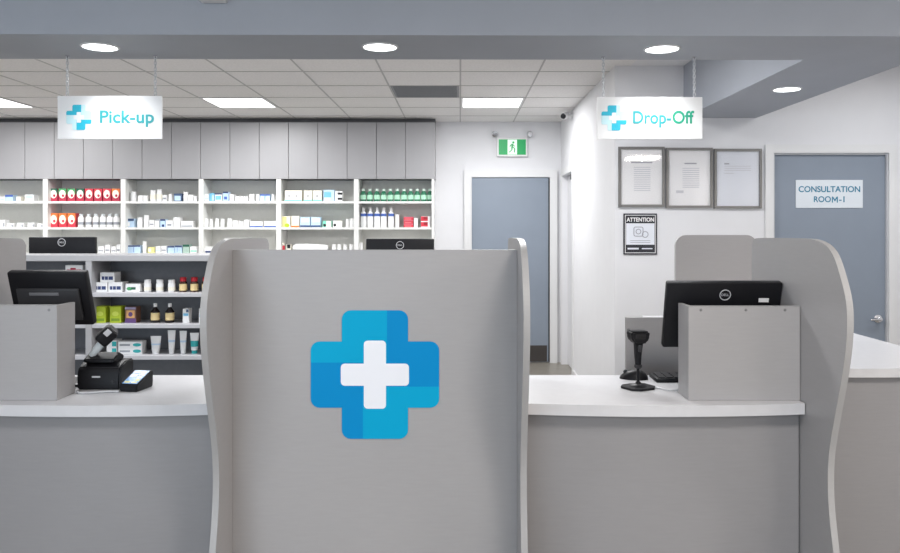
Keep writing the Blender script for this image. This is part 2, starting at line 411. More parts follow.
# ------------------------------------------------------------------ goods on shelves
class Row:
    def __init__(s, z, Y): s.z, s.Y, s.base = z, Y, CY - (z-EYE)*F/Y
    def h(s, ytop): return max(.012, (s.base - ytop) * s.Y / F)
W1, W2, W3 = Row(Z1,YI), Row(Z2,YI), Row(Z3,YI)
def place(name, px0, px1, row, label, cat, group, dz=0, dy=0):
    xa, xb = PX(px0,row.Y), PX(px1,row.Y)
    return thing(name, label, cat, ((xa+xb)/2, row.Y+dy, row.z+dz), group=group), xb-xa
def carton(px0, px1, ytop, row, m, label, deco=(), group=None, name='carton', d=.09, dz=0, yaw=0, cat='box', h=None):
    """deco: (u0,u1,v0,v1,material[,partname]) in 0..1 of the front face; 'o' as partname = oval"""
    t, w = place(name, px0, px1, row, label, cat, group, dz)
    if h is None: h = row.h(ytop) - dz
    w -= .003
    fin('body', bx(-w/2,w/2,0,d,0,h,bev=.0015,seg=1), m, t)
    for k, q in enumerate(deco):
        u0,u1,v0,v1,mm = q[:5]; nm = q[5] if len(q) > 5 else 'band'
        x0,x1,z0,z1 = -w/2+u0*w, -w/2+u1*w, v0*h, v1*h; e = .0006+.0004*k
        if nm == 'oval_label':
            pts = [((x0+x1)/2+(x1-x0)/2*math.cos(a*PI/10), (z0+z1)/2+(z1-z0)/2*math.sin(a*PI/10)) for a in range(20)]
            fin(nm, prism(B(), pts, 'y', -e, -.0001), mm, t)
        else: fin(nm, bx(x0,x1,-e,-.0001,z0,z1), mm, t)
    if yaw: t.rotation_euler = (0,0,yaw)
    return t, h
def bottle(pxc, wpx, ytop, row, mb, mc, label, lab=None, group=None, name='bottle', lab_v=(.2,.62), neck=.5, shoulder=.72, capv=.84, dz=0, cat='bottle', capr=None, extra=None):
    t, w = place(name, pxc-wpx/2, pxc+wpx/2, row, label, cat, group, dz, dy=wpx/2*row.Y/F)
    h = row.h(ytop) - dz; r = w/2*.96; rn = r*neck
    fin('body', lathe(B(), [(0,0),(r*.93,0),(r,h*.03),(r,h*shoulder),(r*.9,h*(shoulder+.05)),(rn,h*(capv-.03)),(rn,h*capv),(0,h*capv)], n=18), mb, t, True)
    rc = capr*r if capr else rn*1.15
    fin('cap', lathe(B(), [(0,h*capv+.0002),(rc,h*capv+.0002),(rc,h*.985),(rc*.9,h),(0,h)], n=16), mc, t, True)
    if lab: fin('label', lathe(B(), [(r*1.0,h*lab_v[0]),(r*1.015,h*lab_v[0]),(r*1.015,h*lab_v[1]),(r*1.0,h*lab_v[1])], n=18), lab, t, True)
    if extra: fin('band', lathe(B(), [(r*1.016,h*extra[0]),(r*1.024,h*extra[0]),(r*1.024,h*extra[1]),(r*1.016,h*extra[1])], n=18), extra[2], t, True)
    return t
def jar(pxc, wpx, ytop, row, label, group=None, mb=PW, mc=PW, lab=None, **k):
    return bottle(pxc, wpx, ytop, row, mb, mc, label, lab, group, neck=.86, shoulder=.66, capv=.74, capr=.93, **k)

# --- bay with red cartons
RC = 'crimson cartons with white ovals'
tops = [PDG,PGR,PGR,PDG,PRED,PRED,PRED,POR]
for i in range(8):
    x0 = 49.5 + i*8.87
    q = ('green topped crimson' if i < 4 else 'all crimson') if i < 7 else 'orange topped crimson'
    carton(x0, x0+8.1, 188.6, W1, PMAG, f'{q} carton, {ORD[i]} from left in the row above the orange cartons',
           [(.0,1,.55,1,tops[i]),(.08,.90,.24,.90,PIV,'oval_label'),(.42,.74,.34,.56,PMAG,'oval_label')], RC)
for i in range(3):
    x0 = 49.5 + i*8.9
    carton(x0, x0+8.3, 213.2, W2, PRED, f'orange and red carton, {ORD[i]} of three left of the clear capped bottles',
           [(.0,1,.50,1,POR),(.08,.90,.22,.88,PIV,'oval_label'),(.42,.74,.34,.54,PRED,'oval_label')], 'orange and red cartons')
for i, x in enumerate((79.7,87.3,94.6,101.7,108.6,115.3)):
    bottle(x, 6.2, 214, W2, PW, C('clear_cap',205,210,212), f'white bottle, {ORD[i]} from the orange cartons on the middle shelf', PGY, 'white bottles beside the orange cartons', lab_v=(.2,.4), neck=.55)
for i, (a, b_, yt_) in enumerate(((98,104,246.5),(105,110,245),(111,116,246.5),(116.3,120.3,244.5))):
    carton(a, b_, yt_, W3, PW, f'small white box, {ORD[i]} right of the far left black monitor', [(.1,.9,.25,.45,PGY)], 'small white boxes beside the far monitor')
# --- far left bay
carton(-1,4.6,196.5,W1,PW,'white box at the left photo edge, top shelf',[(.2,.9,.2,.5,PLB)])
carton(5,13,194.8,W1,PLB,'blue topped white box on the top shelf, far left',[(0,1,.7,1,PBL)])
carton(16,21,196.6,W1,PIV,'small cream box between two blue white boxes, top left shelf',[])
carton(24.6,34,194.6,W1,PW,'wide white box with pale blue front, top left shelf',[(.1,.9,.4,.9,PLB)])
for i, (a,b_,yt_) in enumerate(((-2,5,219.8),(6.5,13.5,223),(16.5,23.5,222.8),(27.5,34.5,222.5),(37,42.8,223.4))):
    carton(a,b_,yt_,W2,PW,f'low white box with dark end, {ORD[i]} from the left photo edge, middle shelf',[(.72,.95,.1,.6,PGY)],'low white boxes on the far left middle shelf')
# --- bay C
G = 'small white goods in the bay beside the red cartons'
jar(132.4,6,191.6,W1,'round shouldered white bottle standing alone beside the red carton bay, top shelf')
carton(138,142.6,195.4,W1,PW,'left one of two squat white boxes on the top shelf',[(.1,.9,.3,.6,PIV)])
carton(143.2,147.2,195.6,W1,PW,'right one of two squat white boxes on the top shelf',[(.1,.9,.3,.6,PIV)])
jar(152,5.6,190.2,W1,'left one of the two tall white jars on top shelf',lab=PIV)
jar(158.5,5.6,189.4,W1,'right one of the two tall white jars on top shelf',lab=PIV)
carton(162.3,166.6,195,W1,PW,'narrow white box right of the two tall white jars',[(.1,.9,.3,.6,PGY)])
jar(169.8,3.8,194,W1,'thin white jar left of the grey blue box')
carton(173.6,181.6,193.6,W1,PTB,'grey blue box with white front on the top shelf',[(.1,.9,.1,.72,PLB)])
jar(185,5.2,191.8,W1,'white jar right of the grey blue box')
carton(188,193,194.6,W1,PW,'white box beside a jar near the shelf end',[(.1,.9,.3,.6,PIV)])
carton(193.4,197,196,W1,PW,'lowest white box at right end of that top shelf',[])
carton(125.6,134,218.6,W2,PLB,'blue lidded pale box in the left corner, middle shelf',[(0,1,.72,1,PTB),(.1,.5,.1,.6,PW)])
jar(139,5.2,217.2,W2,'first white jar right of the blue lidded box')
jar(145.6,5.4,215.2,W2,'tallest white jar on that middle shelf')
carton(149.2,154,220,W2,PW,'white box right of the tallest jar',[(.1,.9,.3,.5,PGY)])
carton(154.4,159.2,219.4,W2,PW,'white box with dark lid, middle shelf centre',[(0,1,.84,1,PGY)])
carton(160.2,165.4,219.2,W2,PLB,'navy lidded white box, middle shelf centre',[(0,1,.8,1,PNV),(.3,.8,.05,.35,PNV)])
carton(165.8,172.8,220.4,W2,PW,'white box right of the navy lidded one',[(.2,.8,.2,.5,PGY)])
carton(173.2,180,217.2,W2,PW,'taller white box beside the low flat one',[(.1,.9,.3,.5,PIV)])
carton(180.6,193.2,221,W2,PW,'low flat white box with grey stripe at shelf end',[(.05,.95,.08,.3,PGY)])
carton(127.6,140.4,245.4,W3,PLB,'wide pale blue box with navy lid above the grey ledge',[(0,1,.82,1,PNV),(.46,.5,.1,.8,PBL)])
jar(144,4.2,241.6,W3,'slim white bottle standing up behind the grey ledge')
carton(147.6,154.6,247.2,W3,PYL,'pale yellow box behind the grey ledge',[(.1,.5,.2,.8,PIV)])
carton(155.4,160.6,246.4,W3,PW,'white box right of the pale yellow one',[(.1,.9,.3,.5,PLB)])
carton(161,166.6,246,W3,PW,'white box left of the navy lidded boxes',[(.1,.9,.3,.5,PGY)])
carton(167.4,174.4,246,W3,PLB,'left one of two navy lidded pale boxes behind ledge',[(0,1,.78,1,PNV)])
carton(174.8,182,245.6,W3,PLB,'right one of two navy lidded pale boxes behind ledge',[(0,1,.78,1,PNV),(.3,.35,.1,.8,PBL)])
carton(182.6,189.4,244.6,W3,C('pack_sage',172,196,184),'sage green box with dark teal lid',[(0,1,.74,1,PDG)])
carton(190,197.4,246.4,W3,PW,'white box with green stripe right of the sage one',[(.1,.9,.2,.4,PTL)])
# --- bay D
carton(204,208.7,194,W1,PW,'white box at left end, top shelf beside the bright blue box',[(.1,.9,.3,.5,PLB)])
carton(209.3,214.4,193.2,W1,PCY,'bright blue box on the top shelf',[(.5,1,.1,.8,PLB)])
carton(214.8,222,193.4,W1,PW,'white box with blue lid and pale blue front',[(0,1,.85,1,PNV),(.1,.9,.2,.7,PCY)])
carton(222.8,228.4,191.8,W1,PLB,'tall pale blue box with navy lid, top shelf',[(0,1,.86,1,PNV),(.2,.8,.2,.5,PBL)])
carton(229.4,233.6,194.2,W1,PW,'white box with a pale purple mark',[(.2,.8,.2,.5,C('pack_lilac',200,184,214))])
for i,(a,b_) in enumerate(((235.2,239.4),(239.7,243.6),(243.9,248))):
    carton(a,b_,196.4,W1,PW,f'low ivory white box, {ORD[i]} of three in the middle of the top shelf',[(.1,.9,.3,.5,PIV)],'three low ivory white boxes')
carton(249.2,254.2,194,W1,PW,'upright white box right of the three low boxes',[(.1,.9,.15,.4,PIV)])
carton(256.4,259.4,194.2,W1,PW,'narrow white box left of the blue lidded pair',[])
carton(260,264.8,194.2,W1,PLB,'left one of two blue lidded boxes near the upright',[(0,1,.8,1,PBL),(.2,.8,.2,.55,PW)])
carton(265.1,270,194.2,W1,PLB,'right one of two blue lidded boxes near the upright',[(0,1,.8,1,PBL),(.2,.8,.2,.55,PW)])
jar(272.6,3.2,194.4,W1,'slim white jar at the right end beside blue lidded boxes')
for i,(x,w_) in enumerate(((206,4),(210.8,3.6),(216.4,4.2),(222,4),(229,5))):
    jar(x,w_,218.4+.3*(i%2),W2,f'white jar, {ORD[i]} from left on the middle shelf above the divider','white jars above the curved divider')
for i,(a,b_,yt_) in enumerate(((232.4,238,220.4),(238.4,243.4,221.4),(243.8,248.8,219.6))):
    carton(a,b_,yt_,W2,PW,f'plain white box, {ORD[i]} of three left of the blue edged ones',[(.1,.9,.3,.5,PIV)],'plain white boxes beside blue edged ones')
carton(249.8,262.8,221.4,W2,PW,'left one of two wide white boxes with blue bottom edge',[(0,1,0,.24,PBL)])
carton(264,276,221.2,W2,PW,'right one of two wide white boxes with blue bottom edge',[(0,1,0,.24,PBL)])
carton(202.6,213,246.8,W3,PW,'white box with blue bottom edge beside the curved divider',[(0,1,.05,.34,PNV)])
# --- bay E
carton(284.6,302,190.4,W1,PIV,'widest ivory carton with green bottom edge, top shelf',[(0,1,0,.17,PTL),(.2,.32,.42,.56,PGY),(.62,.74,.42,.56,PGY)])
carton(303.6,312.4,190.4,W1,PIV,'ivory carton with green edge, middle of three',[(0,1,0,.17,PTL),(.35,.6,.42,.56,PGY)])
carton(313,321.8,190.4,W1,PIV,'ivory carton with green edge, right of three',[(0,1,0,.17,PTL),(.35,.6,.42,.56,PGY)])
carton(323.4,334.6,189.8,W1,PLB,'pale blue and white carton left of the black marked stack',[(.05,.7,.35,.8,PCY),(.05,.6,.1,.3,PW)])
for k in range(2):
    carton(335,342.4,0,W1,PW,('upper' if k else 'lower')+' white carton with black mark, two high stack on top shelf',[(.35,1,.3,.72,PBK)],'white cartons with a black mark',dz=k*.0575+0.0001*k,h=.057)
carton(282,290.4,216.2,W2,PIV,'lime and cream upright box on the middle shelf',[(0,.55,.0,.95,PYL),(.3,.9,0,.35,PYG,'oval_label')])
carton(291.2,299.4,216,W2,PIV,'cream upright box with orange bottom edge',[(0,1,0,.14,POR),(.15,.85,.35,.8,PW)])
carton(300,310.2,217,W2,PLB,'left one of two pale boxes with slate bottom edge',[(0,1,0,.2,PTB),(.1,.9,.5,.9,PW)])
carton(310.8,320.6,217,W2,PLB,'right one of two pale boxes with slate bottom edge',[(0,1,0,.2,PTB),(.1,.9,.5,.9,PW)])
carton(322.6,331.4,220.8,W2,PTL,'pale green box with black spot, middle shelf',[(.05,.4,.1,.55,PBK,'oval_label'),(.42,1,.0,1,PIV)])
carton(333,342,220.6,W2,PW,'white box with black spot left of the plain jars',[(.05,.35,.1,.55,PBK,'oval_label'),(.4,1,0,1,PIV)])
jar(347.4,4,219,W2,'left one of two white jars beside the upright, middle shelf')
jar(351.8,4,218.4,W2,'right one of two white jars beside the upright, middle shelf')
jar(282.2,4.6,242.8,W3,'red jar peeking above the grey panel',mb=PRED,mc=PIV)
carton(286,291,244.5,W3,PIV,'small carton with black and orange top above the panel',[(.2,.9,.55,1,PBK)])
p_ = thing('paper_bag', 'long white paper bag lying along the shelf above the panel', 'bag', (PX(310,YI), YI+.05, Z3))
b = B(); lathe(b, [(0,-.205),(.03,-.20),(.052,-.17),(.056,.0),(.05,.15),(.04,.19),(0,.20)], n=16)
for v_ in b.verts: v_.co = Vector((v_.co.z, v_.co.y*1.2, max(0,v_.co.x*.95+.05+ .004*math.sin(30*v_.co.z))))
fin('bag', b, PW, p_, True)
for i,x in enumerate((333.6,339,345,351)):
    jar(x,4.2,244.4,W3,f'small white bottle, {ORD[i]} right of the long white bag','small white bottles above the panel')
# --- bay F
for i,x in enumerate((362.8,369.6,376.6,383.4,390.2,397,403.8,410.4,417,423.6,430)):
    bottle(x,6.2,188.8,W1,PGL,C('green_white_cap',214,230,220),f'green glass bottle, {ORD[i]} from left in the row of eleven',C('green_label',176,222,196),'green glass bottles on the top right shelf',lab_v=(.16,.52),neck=.5,shoulder=.6)
for i,x in enumerate((363.2,370,376.8,383.4,390.8)):
    bottle(x,6.2,207.6,W2,PW,PW,f'tall white bottle with blue band, {ORD[i]} from left under the green bottles',PW,'tall white bottles with a blue band',lab_v=(.1,.55),neck=.42,shoulder=.66,extra=(.56,.70,PBL))
carton(395.2,399,214.4,W2,PW,'narrow upright white box beside the blue banded bottles',[(.1,.9,.3,.6,PIV)])
for k in range(3):
    carton(403.6,413.4,0,W2,PRED,f'red carton, {("bottom","middle","top")[k]} one of the stack of three flat ones',[(0,1,.8,1,PPK),(.1,.8,.2,.5,C('pack_rose',228,120,128))],'flat red cartons in a stack',dz=k*.0392,h=.039)
carton(413.8,417.8,218,W2,PW,'narrow white carton right of the red stack of three',[])
for k in range(2):
    carton(420.8,430.6,0,W2,PW,f'{("lower","upper")[k]} red and white carton beside the bay end',[(0,.72,.12,.95,PRED),(.3,.7,.4,.9,C('pack_deep_red',150,24,40))],'red and white cartons at bay end',dz=k*.0622,h=.062)
jar(360.8,4,242.6,W3,'small white bottle left of the far right black monitor')

# ------------------------------------------------------------------ dispensary bench with product shelves facing the customers
YD = 5.2
LZ = PZ(255,YD); S1, S2, S3 = PZ(293,YD), PZ(324.3,YD), PZ(355.8,YD)
bn = thing('display_bench', 'charcoal dispensary bench with grey ledge and product shelves below', 'bench', (0,YD,0))
BX0, BX1 = -3.35, -.12
LEDG = mat('ledge_grey', (.36,.36,.375), .4, lin=True)
fin('ledge', bx(BX0,BX1,0,.30,LZ-.042,LZ,bev=.003,seg=1), LEDG, bn)
fin('back_panel', bx(BX0,BX1,.282,.30,0,LZ-.042), DARK, bn)
ups = [BX0, -2.49, -1.64, -.88, BX1-.05]
for x in ups: fin('upright', bx(x,x+.04,.0,.282,0,LZ-.042), LEDG, bn)
for a, b_ in zip(ups, ups[1:]):
    for z in (S1,S2,S3,.12): fin('shelf', bx(a+.04,b_,.006,.282,z-.027,z,bev=.0015,seg=1), SHEDGE, bn)
dk = thing('work_desk', 'white staff desk behind the charcoal dispensary bench', 'desk', (0,YD+.301,0))
fin('desktop', bx(BX0,BX1,0,.65,.86,.90), TOP, dk)
for x in (BX0, -1.75, BX1-.03): fin('leg_panel', bx(x,x+.03,0,.65,0,.86), SHEDGE, dk)
YP = 5.27
E1, E2, E3 = Row(S1,YP), Row(S2,YP), Row(S3,YP)
mk = [(.12,.3,.25,.6,PNV),(.34,.55,.25,.6,PNV),(.6,.9,.25,.6,PNV)]
hb = .066
carton(93,107.4,0,E1,PW,'lower left white carton of three piled on charcoal shelves',mk,'white cartons piled on the upper charcoal shelf',h=hb,d=.1)
carton(108,122.4,0,E1,PW,'lower right white carton of three piled on charcoal shelves',mk,'white cartons piled on the upper charcoal shelf',h=hb,d=.1)
carton(99.8,114.6,0,E1,PW,'topmost white carton of three piled on charcoal shelves',mk,'white cartons piled on the upper charcoal shelf',h=hb,dz=hb+.0003,d=.1)
carton(125.2,140.2,283.8,E1,PW,'white carton with green leaf mark left of the white bottles',[(.08,.48,.2,.62,PGR,'oval_label'),(.4,.7,.3,.6,PDG)],d=.1)
for i,x in enumerate((146.2,158.4,170.4)):
    jar(x,7.4,279.8,E1,f'white pill bottle, {ORD[i]} from left of three on charcoal shelf','white pill bottles on charcoal shelf',lab=PIV,lab_v=(.12,.4))
for i,x in enumerate((181.8,193,204.6)):
    bottle(x,7.8,277.4,E1,PBR,C('red_cap',190,30,44),f'brown bottle with red cap, {ORD[i]} from left of three',PCR,'red capped brown bottles',lab_v=(.1,.55),neck=.72,shoulder=.64,capv=.72,capr=.85)
for i,x in enumerate((94.2,109.6)):
    t,_h = carton(x,x+11.6,307.6,E2,PYG,f'{("left","right")[i]} lime green tin of the pair on charcoal shelf',[(.12,.88,.12,.3,C('lime_dark',120,150,30)),(.2,.8,.45,.75,C('lime_pale',206,220,90),'oval_label')],'lime green tins',name='tin',d=.07,cat='tin')
    fin('lid', bx(-.041,.041,-.002,.072,_h+.0003,_h+.008,bev=.002,seg=1), PYG, t)
carton(124.8,136.2,307.2,E2,C('pack_brown',120,84,66),'purple and brown printed carton between tins and dark bottles',[(0,1,0,.28,PPU),(.12,.88,.32,.8,C('pack_peach',222,170,110)),(.3,.7,.4,.7,PPU,'oval_label'),(0,1,.86,1,C('pack_mauve',150,140,170))],d=.08)
for i,x in enumerate((153.6,168.2)):
    bottle(x,9,303.8,E2,C('dark_glass',30,20,18,.2),PW,f'dark bottle with cream label and white cap, {("left","right")[i]} of pair',PCR,'dark bottles with cream labels',lab_v=(.14,.52),neck=.3,shoulder=.56,capv=.82,capr=.42)
carton(182.4,189.2,308.8,E2,PW,'small white and blue box standing alone on charcoal shelf',[(.1,.9,.5,.68,PCY),(.55,.95,.75,.95,PTB)],d=.06)
carton(198.6,205,308.6,E2,PW,'white box half hidden by the curved grey divider',[(.1,.9,.4,.6,PLB)],d=.06)
for k in range(2):
    carton(106.4,116.6,0,E3,PW,f'{("lower","upper")[k]} small white and teal carton behind the left scanner',[(.55,1,.15,.85,PTE)],'small white and teal cartons',dz=k*.0458,h=.0455)
    carton(118,142,0,E3,PW,f'{("lower","upper")[k]} long white carton with teal end, lowest charcoal shelf',[(.62,.97,.2,.75,PTE,'oval_label'),(.06,.5,.3,.6,PGY)],'long white cartons with a teal end',dz=k*.0422,h=.042,d=.08)
def squeeze_tube(pxc, w, ytop, label, band=None, invert=False):
    t, ww = place('squeeze_tube', pxc-w/2, pxc+w/2, E3, label, 'tube', 'squeeze tubes on lowest charcoal shelf', dy=.03)
    h = E3.h(ytop); r = ww/2
    b = B(); n = 16; rings = []
    for k in range(7):
        f = k/6; z = h*.17 + f*h*.83
        rx = r*(.72+.28*f); ry = r*.72*(1-f)+.0015
        rings.append([b.verts.new((rx*math.cos(2*PI*i/n), ry*math.sin(2*PI*i/n), z)) for i in range(n)])
    for A, Q in zip(rings, rings[1:]):
        for i in range(n): b.faces.new((A[i],A[(i+1)%n],Q[(i+1)%n],Q[i]))
    b.faces.new(rings[0][::-1]); b.faces.new(rings[-1])
    fin('body', b, PW, t, True)
    fin('cap', lathe(B(), [(0,0),(r*.62,0),(r*.66,h*.165),(0,h*.165)], n=16), band or PW, t, True)
    b = B(); n = 16; z0, z1 = (.34,.62) if band else (.5,.58); rr = []
    for z in (z0,z1):
        f = (z-.17)/.83; rx = r*(.72+.28*f)*1.03; ry = (r*.72*(1-f)+.0015)*1.12
        rr.append([b.verts.new((rx*math.cos(2*PI*i/n), ry*math.sin(2*PI*i/n), z*h)) for i in range(n)])
    for i in range(n): b.faces.new((rr[0][i],rr[0][(i+1)%n],rr[1][(i+1)%n],rr[1][i]))
    fin('band', b, band or PLB, t, True)
squeeze_tube(154.2,11,336.6,'wide short white tube, leftmost of the squeeze tubes')
squeeze_tube(170,8,330.8,'tallest white tube, second of the four squeeze tubes')
squeeze_tube(181.6,7.4,331.4,'slim white tube left of the teal banded tube')
squeeze_tube(193,9,333.4,'white squeeze tube with broad teal band and cap',PTE)
carton(65,83,265.2,E1,PW,'white and pink carton showing above the left touchscreen',[(.1,.9,.55,.85,PPK),(.3,.6,.6,.9,PMAG)],d=.08)

def dell_logo(parent, r, loc, rot):
    b = B(); n = 32
    tube(b, [(r*math.cos(2*PI*i/n), 0, r*math.sin(2*PI*i/n)) for i in range(n)], r*.09, 6, closed=True)
    o = fin('emblem', b, SILV, parent, True, loc, rot)
    text_mesh('emblem_letters', 'DELL', r*.66, SILV, o, (0,0,0), (PI/2,0,0), .0006, width=r*1.4)
def monitor(px0, px1, pytop, pyc, H, Y, label, zdesk, group):
    xa, xb = PX(px0,Y), PX(px1,Y); w = xb-xa; zt = PZ(pytop,Y)
    t = thing('monitor', label, 'monitor', ((xa+xb)/2, Y, zdesk), group=group)
    h = zt-zdesk
    fin('casing', bx(-w/2,w/2,0,.04,h-H,h,bev=.006), BLK, t, True)
    fin('screen', bx(-w/2+.012,w/2-.012,.0395,.0415,h-H+.02,h-.012), BLK2, t)
    fin('stand', bx(-.035,.035,-.03,-.0005,.012,h-H*.45,bev=.006), DGREY, t, True)
    fin('foot', bx(-.12,.12,-.09,.12,0,.012,bev=.004), DGREY, t, True)
    dell_logo(t, .027 if w > .4 else .02, (0,-.0015,h-(pyc-pytop)*Y/F), (0,0,0))
YM = 5.72
monitor(28.5,95,237,242.4,.30,YM,'black monitor on dispensary bench under the red carton bay',.90,'black monitors on the dispensary bench')
monitor(366,434,238.8,245.2,.30,YM,'black monitor behind grey panel under the green bottles',.90,'black monitors on the dispensary bench')

# ------------------------------------------------------------------ service counters, dividers, front panel
ZT = .977; TH = .037; YFC = 2.615; YBK = 3.11; TK = .02
XI = [-1.72, -.757, .190, 1.156]          # inner (customer right / left) faces of the four dividers
prof = [(3.10,0),(3.10,1.49),(3.085,1.512),(3.05,1.523),(2.60,1.527),(2.535,1.522),(2.47,1.508),(2.42,1.478),(2.375,1.41),(2.345,1.353),
        (2.335,1.296),(2.34,1.22),(2.365,1.12),(2.40,1.02),(2.43,.935),(2.455,.85),(2.462,.755),(2.45,.66),(2.425,.566),(2.39,.42),(2.36,.25),(2.345,0)]
def smooth(p, a, b, it=2):
    """Chaikin on p[a:b]"""
    q = p[a:b]
    for _ in range(it):
        o = [q[0]]
        for u, v_ in zip(q, q[1:]):
            o += [(u[0]*.75+v_[0]*.25, u[1]*.75+v_[1]*.25), (u[0]*.25+v_[0]*.75, u[1]*.25+v_[1]*.75)]
        q = o + [p[b-1]]
    return p[:a] + q + p[b:]
profS = smooth(prof, 1, len(prof))
def divider(x0, x1, label):
    t = thing('divider_panel', label, 'divider', ((x0+x1)/2, 2.7, 0), group='curved grey laminate dividers')
    hw = (x1-x0)/2; e = .0018
    fin('board', prism(B(), [(y-2.7, z) for y, z in profS], 'x', -hw, hw), LAM, t)
    # edge banding follows the outline
    b = B(); n = len(profS); A = []; Q = []
    cyc = [(y-2.7, z) for y, z in profS]
    out = []
    for i in range(n):
        p0, p1, p2 = Vector(cyc[i-1]), Vector(cyc[i]), Vector(cyc[(i+1)%n])
        tn = (p2-p0).normalized(); nn = Vector((-tn.y, tn.x))
        out.append(p1 + nn*(-e))
    cen = Vector((.1,.8))
    # make sure the offset goes outwards
    if sum((o-cen).length for o in out) < sum((Vector(c)-cen).length for c in cyc):
        out = [2*Vector(c)-o for c, o in zip(cyc, out)]
    for k in range(1, n-1):
        vs = []
        for (p, q) in ((cyc[k], out[k]), (cyc[k+1] if k+1 < n else cyc[0], out[k+1] if k+1 < n else out[0])):
            pass
    L = [[b.verts.new((sx*hw, p[0], p[1])) for p in out[1:]] for sx in (-1,1)]
    I = [[b.verts.new((sx*hw, p[0], p[1])) for p in cyc[1:]] for sx in (-1,1)]
    m = len(L[0])
    for k in range(m-1):
        b.faces.new((L[0][k],L[0][k+1],L[1][k+1],L[1][k]))
        for s in (0,1): b.faces.new((L[s][k],I[s][k],I[s][k+1],L[s][k+1]))
    fin('edge_band', b, EDGE, t)
    return t
divider(XI[0]-TK, XI[0], 'curved divider at the left photo edge beside the left monitor stand')
divider(XI[1]-TK, XI[1], 'curved divider on left side of the cross panel')
divider(XI[2], XI[2]+TK, 'curved divider seen edge on right of the cross panel')
divider(XI[3], XI[3]+TK, 'broad curved divider right of the Drop-Off station')
# cross panel
YPN = 2.60; pz = PZ(250.3,YPN); px0, px1 = XI[1]+.0005, XI[2]-.0005
pc = (px0+px1)/2
fp = thing('front_panel', 'tall grey front panel carrying the big blue cross', 'panel', (pc, YPN, 0))
fin('board', bx(px0-pc,px1-pc,0,.022,0,pz), LAM, fp)
fin('edge_band', bx(px0-pc,px1-pc,-.0005,.0225,pz,pz+.0015), EDGE, fp)
def cross_pts(a, w, r, n=5):
    """plus outline, half extent a, half arm width w, corner radius r on outer corners"""
    pts = []
    for k in range(4):
        c, s = round(math.cos(k*PI/2)), round(math.sin(k*PI/2))
        loc = [(w,-a+0)]
        seq = []
        # right arm of the rotated frame: inner corner, two rounded outer corners
        seq.append((w,-w))
        for (cx,cz,a0) in ((a-r,-w+r,-PI/2),(a-r,w-r,0)):
            for i in range(n+1):
                t = a0+i*PI/2/n; seq.append((cx+r*math.cos(t), cz+r*math.sin(t)))
        pts += [(x*c-y*s, x*s+y*c) for x, y in seq]
    return pts
def rot2(pts, k):
    for _ in range(k): pts = [(-y, x) for x, y in pts]
    return pts
def pinwheel(parent, cx, cz, a, y, dark, light, white, dep, wa=.53):
    """blue plus of four tones around a white plus (front faces -Y)"""
    w = a*33/64; r = a*.14
    root = fin('logo_cross', prism(B(), [(cx+x, cz+z) for x, z in cross_pts(a, w, r)], 'y', y-dep, y), dark, parent)
    q1 = a*12/64
    # upper-left light L: top arm left of u=q1, left arm above v=q1
    L = [(-a+0, q1), (-a,w-r)]
    L = [(-a,q1)] + [(-a+r-r*math.cos(t), w-r+r*math.sin(t)) for t in [i*PI/10 for i in range(6)]] + [(-w,w)] + \
        [(-w+r-r*math.cos(t), a-r+r*math.sin(t)) for t in [i*PI/10 for i in range(6)]] + [(q1,a),(q1,q1)]
    fin('tone_patch', prism(B(), [(cx+x, cz+z) for x, z in L], 'y', y-dep-dep*.25, y-dep), light, root)
    fin('tone_patch', prism(B(), [(cx-x, cz-z) for x, z in L], 'y', y-dep-dep*.25, y-dep), light, root)
    fin('white_cross', prism(B(), [(cx+x, cz+z) for x, z in cross_pts(a*wa, a*.172, a*.06)], 'y', y-dep*1.6, y-dep*1.25), white, root)
    return root
s_ = YPN/F
pinwheel(fp, PX(375,YPN)-pc, PZ(374.5,YPN), 64.2*s_, -.0002, DB, LB, LW, .002)

def bow(x0, x1, y, sag, n=14):
    return [(x0+(x1-x0)*i/n, y - sag*4*(i/n)*(1-i/n)) for i in range(n+1)]
def counter(x0, x1, label, sag=.035):
    c = (x0+x1)/2
    t = thing('service_counter', label, 'counter', (c, YFC, 0), group='bowed grey service counters')
    pts = bow(x0-c, x1-c, 0, sag) + [(x1-c, YBK-YFC), (x0-c, YBK-YFC)]
    b = prism(B(), pts, 'z', ZT-TH, ZT)
    fin('worktop', b, TOP, t)
    f = bow(x0-c+.001, x1-c-.001, .045, sag)
    f2 = [(x, y+.02) for x, y in f[::-1]]
    fin('front_panel', prism(B(), f+f2, 'z', 0.0, ZT-TH-.0005), LAMB, t, True)
    fin('understructure', bx(x0-c+.02,x1-c-.02,.10,.40,.0,ZT-TH-.001), DARK, t)
    return t
counter(XI[0]+.001, XI[1]-TK-.003, 'bowed counter with white top on the left, holding the card terminal')
counter(XI[2]+TK+.003, XI[3]-.003, 'bowed counter with white top under the Drop-Off sign')
# return counter at the right
rc = thing('return_counter', 'rounded grey counter with white top at right photo edge', 'counter', (1.66,3.27,0))
f = bow(-.46,.52,.04,.06,20)
top = f + [(.52,1.9),(-.46,1.9)]
fin('worktop', prism(B(), top, 'z', ZT-TH, ZT), TOP, rc)
f = bow(-.445,.50,.075,.06,20)
fin('front_panel', prism(B(), f + [(x,y+.02) for x,y in f[::-1]], 'z', 0, ZT-TH-.0005), LAMB, rc, True)
fin('side_panel', bx(.48,.50,.10,1.88,0,ZT-TH-.0005), LAMB, rc)
fin('side_panel', bx(-.445,-.425,.10,1.88,0,ZT-TH-.0005), LAMB, rc)

